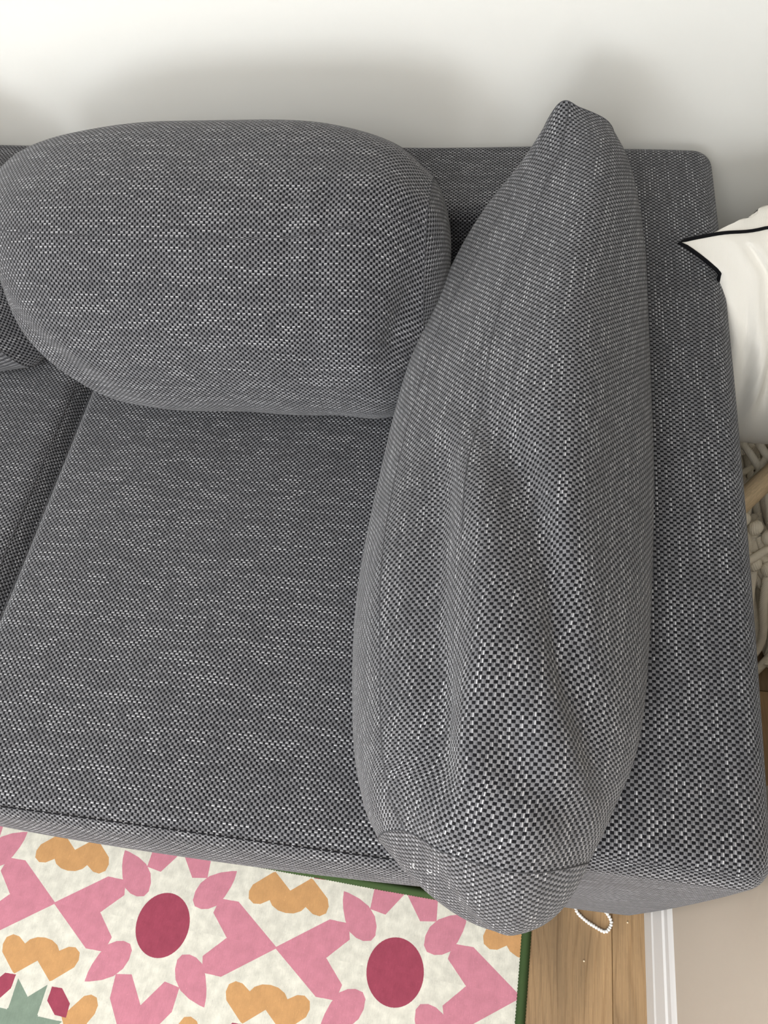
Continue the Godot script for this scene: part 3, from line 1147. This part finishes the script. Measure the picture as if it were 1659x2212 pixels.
# ============================================================ the rug
func build_rug():
	var t := thing("rug", "cream printed rug with pink petals, crimson discs and ochre hearts, bound in green", "rug")
	var dir := deg_to_rad(2.19)
	var ea := Vector3(cos(dir), 0, sin(dir))
	var eb := Vector3(-sin(dir), 0, cos(dir))
	var o := Vector3(-0.5042, 0, 0.0166)
	var a0 := -5.0 * RUG_REPEAT
	var a1 := 1.495 * RUG_REPEAT
	var b0 := -0.117
	var b1 := 1.10
	var P: Array = []
	var U: Array = []
	var f := FastNoiseLite.new()
	f.seed = 3
	f.frequency = 5.0
	for i in 121:
		var pr: Array = []
		var ur: Array = []
		for j in 61:
			var a := lerpf(a0, a1, i / 120.0)
			var b := lerpf(b0, b1, j / 60.0)
			var p := o + ea * a + eb * b
			p.y = 0.005 + 0.0012 * f.get_noise_2d(p.x, p.z)
			pr.append(p)
			ur.append(Vector2(a / RUG_REPEAT, b / (RUG_REPEAT * RUG_TALL)))
		P.append(pr)
		U.append(ur)
	obj("pile", sheet_up(P, U), M.rug, t)
	# overlocked green edge: a cord with a bump for every stitch
	var corners := [o + ea * a1 + eb * b1, o + ea * a1 + eb * b0, o + ea * a0 + eb * b0, o + ea * a0 + eb * b1]
	for k in 4:
		var from: Vector3 = corners[k]
		var to: Vector3 = corners[(k + 1) % 4]
		var out := (to - from).normalized().cross(Vector3.UP) * (1.0)
		if out.dot(from - (o + (ea * (a0 + a1) + eb * (b0 + b1)) * 0.5)) < 0.0:
			out = -out
		obj("binding", overlock(from, to, out), M.binding, t)


func sheet_up(P: Array, U: Array) -> ArrayMesh:
	var pos := PackedVector3Array()
	var nor := PackedVector3Array()
	var uvs := PackedVector2Array()
	var idx := PackedInt32Array()
	var nv: int = P[0].size()
	for i in P.size():
		for j in nv:
			pos.append(P[i][j])
			uvs.append(U[i][j])
			var n: Vector3 = (P[mini(i + 1, P.size() - 1)][j] - P[maxi(i - 1, 0)][j]).cross(P[i][mini(j + 1, nv - 1)] - P[i][maxi(j - 1, 0)]).normalized()
			nor.append(n if n.y > 0.0 else -n)
	for i in P.size() - 1:
		for j in nv - 1:
			var a := i * nv + j
			idx.append_array(PackedInt32Array([a, a + nv, a + 1, a + 1, a + nv, a + nv + 1]))
	return arrays_mesh(pos, nor, uvs, idx)


func overlock(from: Vector3, to: Vector3, out: Vector3) -> ArrayMesh:
	var l := from.distance_to(to)
	var pitch := 0.0045
	var per := 4
	var n := int(l / pitch) * per
	var P: Array = []
	var U: Array = []
	for i in n + 1:
		var c := from.lerp(to, float(i) / n) + Vector3(0, 0.0045, 0) + out * 0.004
		var k := 1.0 + 0.14 * absf(sin(PI * float(i) / per))
		var pr: Array = []
		var ur: Array = []
		for j in 9:
			var w := TAU * j / 8.0
			pr.append(c + out * cos(w) * 0.0075 * k + Vector3.UP * sin(w) * 0.0038 * k)
			ur.append(Vector2(i * 0.1, j * 0.1))
		P.append(pr)
		U.append(ur)
	return tube_mesh(P, U)


# ============================================================ beside the sofa
func build_macrame():
	var t := thing("macrame_hanging", "cream knotted macrame hanging with a wooden dowel, heaped on the floor beside the arm", "macrame")
	var rng := RandomNumberGenerator.new()
	rng.seed = 77
	# dowel
	obj("dowel", tube([Vector3(0.385, 0.205, -0.715), Vector3(0.58, 0.215, -0.93), Vector3(0.76, 0.22, -1.12)], 0.0195, 16), M.dowel, t)
	# two rows of hitches with the cords that hang from them
	var rows := [
		[Vector3(0.425, 0.190, -0.765), Vector3(0.447, 0.190, -0.752), Vector3(0.468, 0.186, -0.738), Vector3(0.490, 0.183, -0.722), Vector3(0.515, 0.180, -0.712), Vector3(0.54, 0.178, -0.70)],
		[Vector3(0.452, 0.150, -0.690), Vector3(0.472, 0.150, -0.684), Vector3(0.495, 0.148, -0.676), Vector3(0.518, 0.146, -0.668)]]
	var r0: Array = rows[0]
	for row in rows:
		for k in row.size():
			var p: Vector3 = row[k]
			var d: Vector3 = (row[mini(k + 1, row.size() - 1)] - row[maxi(k - 1, 0)]).normalized()
			obj("knot", knot(p, d), M.rope, t)
	for k in r0.size():
		var p: Vector3 = r0[k]
		var q: Vector3 = rows[1][mini(k, 3)] + Vector3(-0.01 + 0.012 * k, 0, 0)
		obj("cord", tube(smooth_line([p, p.lerp(q, 0.4) + Vector3(-0.008, -0.02, 0.0), q], 6), 0.0075, 8), M.rope, t)
		obj("cord", tube(smooth_line([p + Vector3(0.006, -0.01, 0.01), p.lerp(q, 0.5) + Vector3(0.03, -0.05, 0.03), q + Vector3(0.06, -0.05, 0.03)], 6), 0.007, 8), M.rope, t)
	for k in 4:
		var q: Vector3 = rows[1][k]
		obj("cord", tube(smooth_line([q, q + Vector3(0.0, -0.04, 0.05), q + Vector3(0.01, -0.10, 0.10), q + Vector3(-0.02, -0.135, 0.14)], 6), 0.0075, 8), M.rope, t)
		obj("cord", tube(smooth_line([q + Vector3(0.008, -0.01, 0), q + Vector3(0.05, -0.05, 0.03), q + Vector3(0.09, -0.09, 0.05), q + Vector3(0.14, -0.13, 0.06)], 6), 0.0075, 8), M.rope, t)
	# the long cords lie side by side on the floor underneath
	for layer in 2:
		for k in 17:
			var x := 0.365 + 0.0165 * k + 0.006 * layer
			var y := 0.012 + 0.02 * layer
			var line: Array = []
			for q in 8:
				line.append(Vector3(x + rng.randf_range(-0.006, 0.006) + 0.02 * layer * q / 8.0, y + rng.randf_range(0.0, 0.012), lerpf(-1.12, -0.585 + rng.randf_range(-0.03, 0.03), q / 7.0)))
			obj("cord", tube(smooth_line(line, 4), 0.0078, 8), M.rope, t)
	# cords heaped towards the wall, under the pillow
	for k in 60:
		var x := rng.randf_range(0.37, 0.74)
		var z := rng.randf_range(-1.12, -0.66)
		var y := rng.randf_range(0.012, 0.20) * (1.0 - 0.3 * absf(z + 0.9) / 0.25)
		var a := rng.randf_range(-0.5, 0.9)
		var l := rng.randf_range(0.06, 0.16)
		var d := Vector3(sin(a), 0.15 * rng.randf_range(-1, 1), -cos(a)) * l
		var s := Vector3(rng.randf_range(-0.02, 0.02), rng.randf_range(0.0, 0.02), rng.randf_range(-0.02, 0.02))
		obj("cord", tube(smooth_line([Vector3(x, y, z) - d, Vector3(x, y, z) + s, Vector3(x, y, z) + d], 6), 0.0075, 8), M.rope, t)
		if k % 6 == 0:
			obj("knot", knot(Vector3(x, y, z), d.normalized()), M.rope, t)
	for k in 14:
		var x := rng.randf_range(0.42, 0.62)
		var z := rng.randf_range(-0.70, -0.60)
		var d := Vector3(rng.randf_range(-0.06, 0.06), 0, rng.randf_range(0.02, 0.07))
		var p := Vector3(x, 0.012 + 0.016 * (k % 4), z)
		obj("cord", tube(smooth_line([p - d, p + Vector3(0.01, 0.006, 0), p + d], 6), 0.0075, 8), M.rope, t)


func knot(p: Vector3, d: Vector3) -> ArrayMesh:
	# a hitch: a fat rounded bead of cord, a little longer across its cord
	var P: Array = []
	var U: Array = []
	var x := d.cross(Vector3.UP).normalized()
	var y := x.cross(d).normalized()
	for i in 9:
		var f := PI * i / 8.0
		var pr: Array = []
		var ur: Array = []
		for j in 13:
			var w := TAU * j / 12.0
			var r := sin(f) * (1.0 + 0.05 * cos(w * 3.0 + f * 4.0))
			pr.append(p - d * cos(f) * 0.0125 + x * cos(w) * r * 0.0155 + y * sin(w) * r * 0.014)
			ur.append(Vector2(f, w) * 0.1)
		P.append(pr)
		U.append(ur)
	return grid_mesh(P, U, true)


func build_pillow():
	var t := thing("pillow", "white cotton pillow with black piping, its pointed corner resting over the sofa arm", "pillow")
	var tl := Vector3(0.236, 0.655, -0.928)
	var tr := Vector3(0.84, 0.60, -1.00)
	var bl := Vector3(0.33, 0.30, -0.865)
	var br := Vector3(0.84, 0.28, -0.90)
	var n := Vector3(0, 0.20, 0.98)
	var nu := 70
	var nv := 60
	var edge: Array = []
	for side in [1.0, -1.0]:
		var P: Array = []
		var U: Array = []
		for i in nu + 1:
			var pr: Array = []
			var ur: Array = []
			for j in nv + 1:
				var a := float(i) / nu
				var b := float(j) / nv          # 0 at the top seam
				pr.append(pillow_point(a, b, side, tl, tr, bl, br, n))
				ur.append(Vector2(a * 0.5, b * 0.4))
			P.append(pr)
			U.append(ur)
		obj("panel", grid_mesh_dir(P, U, n * side), M.cotton, t)
		if side > 0.0:
			for i in nu + 1: edge.append(P[i][0])
			for j in range(1, nv + 1): edge.append(P[nu][j])
			for i in range(nu - 1, -1, -1): edge.append(P[i][nv])
			for j in range(nv - 1, 0, -1): edge.append(P[0][j])
	obj("piping", tube(edge, 0.0028, 8, true), M.piping, t)


func pillow_point(a: float, b: float, side: float, tl: Vector3, tr: Vector3, bl: Vector3, br: Vector3, n: Vector3) -> Vector3:
	var p := tl.lerp(tr, a).lerp(bl.lerp(br, a), b)
	var x := a * 2.0 - 1.0
	var y := b * 2.0 - 1.0
	# the left edge leaves the pointed corner and runs down just clear of the sofa arm
	var left := 0.236 + 0.068 * pow(clampf(b / 0.13, 0.0, 1.0), 0.85) + 0.012 * smoothstep(0.1, 0.4, b)
	if a < 0.5:
		p.x = lerpf(left, 0.55, a * 2.0)
	else:
		p.x = lerpf(0.55, lerpf(tr.x, br.x, b), a * 2.0 - 1.0)
	p.z -= 0.034 * pow(clampf(a / 0.2, 0.0, 1.0), 0.7) * smoothstep(0.5, 0.0, b)
	var full := pow(maxf(0.0, (1.0 - pow(absf(x), 3.0)) * (1.0 - y * y)), 0.42)
	full *= lerpf(smoothstep(0.0, 0.30, a), 1.0, smoothstep(0.0, 0.35, b))
	p += n * side * (0.115 if side > 0.0 else 0.11) * full
	if side < 0.0:
		var lift := 0.85 * smoothstep(-0.03, 0.16, a) * pow(maxf(0.0, sin(PI * clampf(b / 0.5, 0.0, 1.0))), 0.6)
		p.y += 0.058 * lift
		p.z -= 0.055 * lift
	# gathers run down from the seam, and long folds cross the lower half
	var open := smoothstep(0.0, 0.06, b) * smoothstep(1.0, 0.9, b) * smoothstep(0.0, 0.12, a)
	var g := exp(-b * 2.6) * 0.010 * (1.0 - 2.0 * pow(absf(sin(a * 58.0 + b * 2.0)), 0.7)) * smoothstep(0.07, 0.14, a)
	g += 0.011 * sin(a * 78.0 - b * 8.0 + 1.0) * exp(-pow((b - 0.42) / 0.22, 2.0))
	p += n * side * g * open
	p.y += 0.004 * sin(a * 30.0) * exp(-b * 12.0) * smoothstep(0.05, 0.2, a)
	return p


func grid_mesh_dir(P: Array, U: Array, out: Vector3) -> ArrayMesh:
	var pos := PackedVector3Array()
	var nor := PackedVector3Array()
	var uvs := PackedVector2Array()
	var idx := PackedInt32Array()
	var nu := P.size()
	var nv: int = P[0].size()
	var vote := 0.0
	for i in nu:
		for j in nv:
			var n: Vector3 = (P[mini(i + 1, nu - 1)][j] - P[maxi(i - 1, 0)][j]).cross(P[i][mini(j + 1, nv - 1)] - P[i][maxi(j - 1, 0)]).normalized()
			vote += n.dot(out)
			pos.append(P[i][j])
			nor.append(n)
			uvs.append(U[i][j])
	var s := vote > 0.0
	if not s:
		for k in nor.size():
			nor[k] = -nor[k]
	for i in nu - 1:
		for j in nv - 1:
			var a := i * nv + j
			if s:
				idx.append_array(PackedInt32Array([a, a + 1, a + nv, a + 1, a + nv + 1, a + nv]))
			else:
				idx.append_array(PackedInt32Array([a, a + nv, a + 1, a + 1, a + nv, a + nv + 1]))
	return arrays_mesh(pos, nor, uvs, idx)


func build_bracelet():
	var t := thing("bracelet", "small white beaded bracelet lying on the floorboards under the sofa arm", "bracelet")
	var ctrl := [Vector3(0.181, 0.0028, -0.097), Vector3(0.186, 0.0028, -0.089), Vector3(0.199, 0.0028, -0.080), Vector3(0.212, 0.0028, -0.074), Vector3(0.225, 0.0028, -0.069), Vector3(0.232, 0.0028, -0.071), Vector3(0.238, 0.0028, -0.082), Vector3(0.235, 0.0028, -0.091), Vector3(0.229, 0.0028, -0.098), Vector3(0.218, 0.0028, -0.104), Vector3(0.200, 0.0028, -0.108), Vector3(0.186, 0.0028, -0.105)]
	var n := ctrl.size()
	var path: Array = []
	for i in n:
		for s in 20:
			path.append(catmull(ctrl[(i + n - 1) % n], ctrl[i], ctrl[(i + 1) % n], ctrl[(i + 2) % n], s / 20.0))
	obj("cord", tube(path, 0.0006, 5, true), M.lint, t)
	var sm := SphereMesh.new()
	sm.radius = 0.0031
	sm.height = 0.0050
	sm.radial_segments = 10
	sm.rings = 5
	var since := 1.0
	var k := 0
	for i in path.size():
		var p: Vector3 = path[i]
		var q: Vector3 = path[(i + 1) % path.size()]
		since += p.distance_to(q)
		if since > 0.0040:
			since = 0.0
			var b := obj("bead", sm, M.bead, t)
			b.position = p + Vector3(0, 0.0003 * sin(k * 2.3), 0)
			var d := (q - p).normalized()
			b.basis = Basis(d.cross(Vector3.UP), d, Vector3.UP)
			b.scale = Vector3.ONE * (0.94 + 0.1 * hash01(k, 5))
			k += 1


func build_small_things():
	var spots := [[Vector3(0.264, 0.0, -0.087), "pale crumb on the floorboard close to the skirting board"], [Vector3(0.195, 0.0, -0.023), "pale crumb in the middle of the bare floorboard"]]
	for s in spots:
		var st := SphereMesh.new()
		st.radius = 0.0016
		st.height = 0.0022
		st.radial_segments = 7
		st.rings = 4
		var o := obj("crumb", st, M.crumb)
		o.position = s[0] + Vector3(0, 0.001, 0)
		tag(o, s[1], "crumb", "crumbs on the floor")
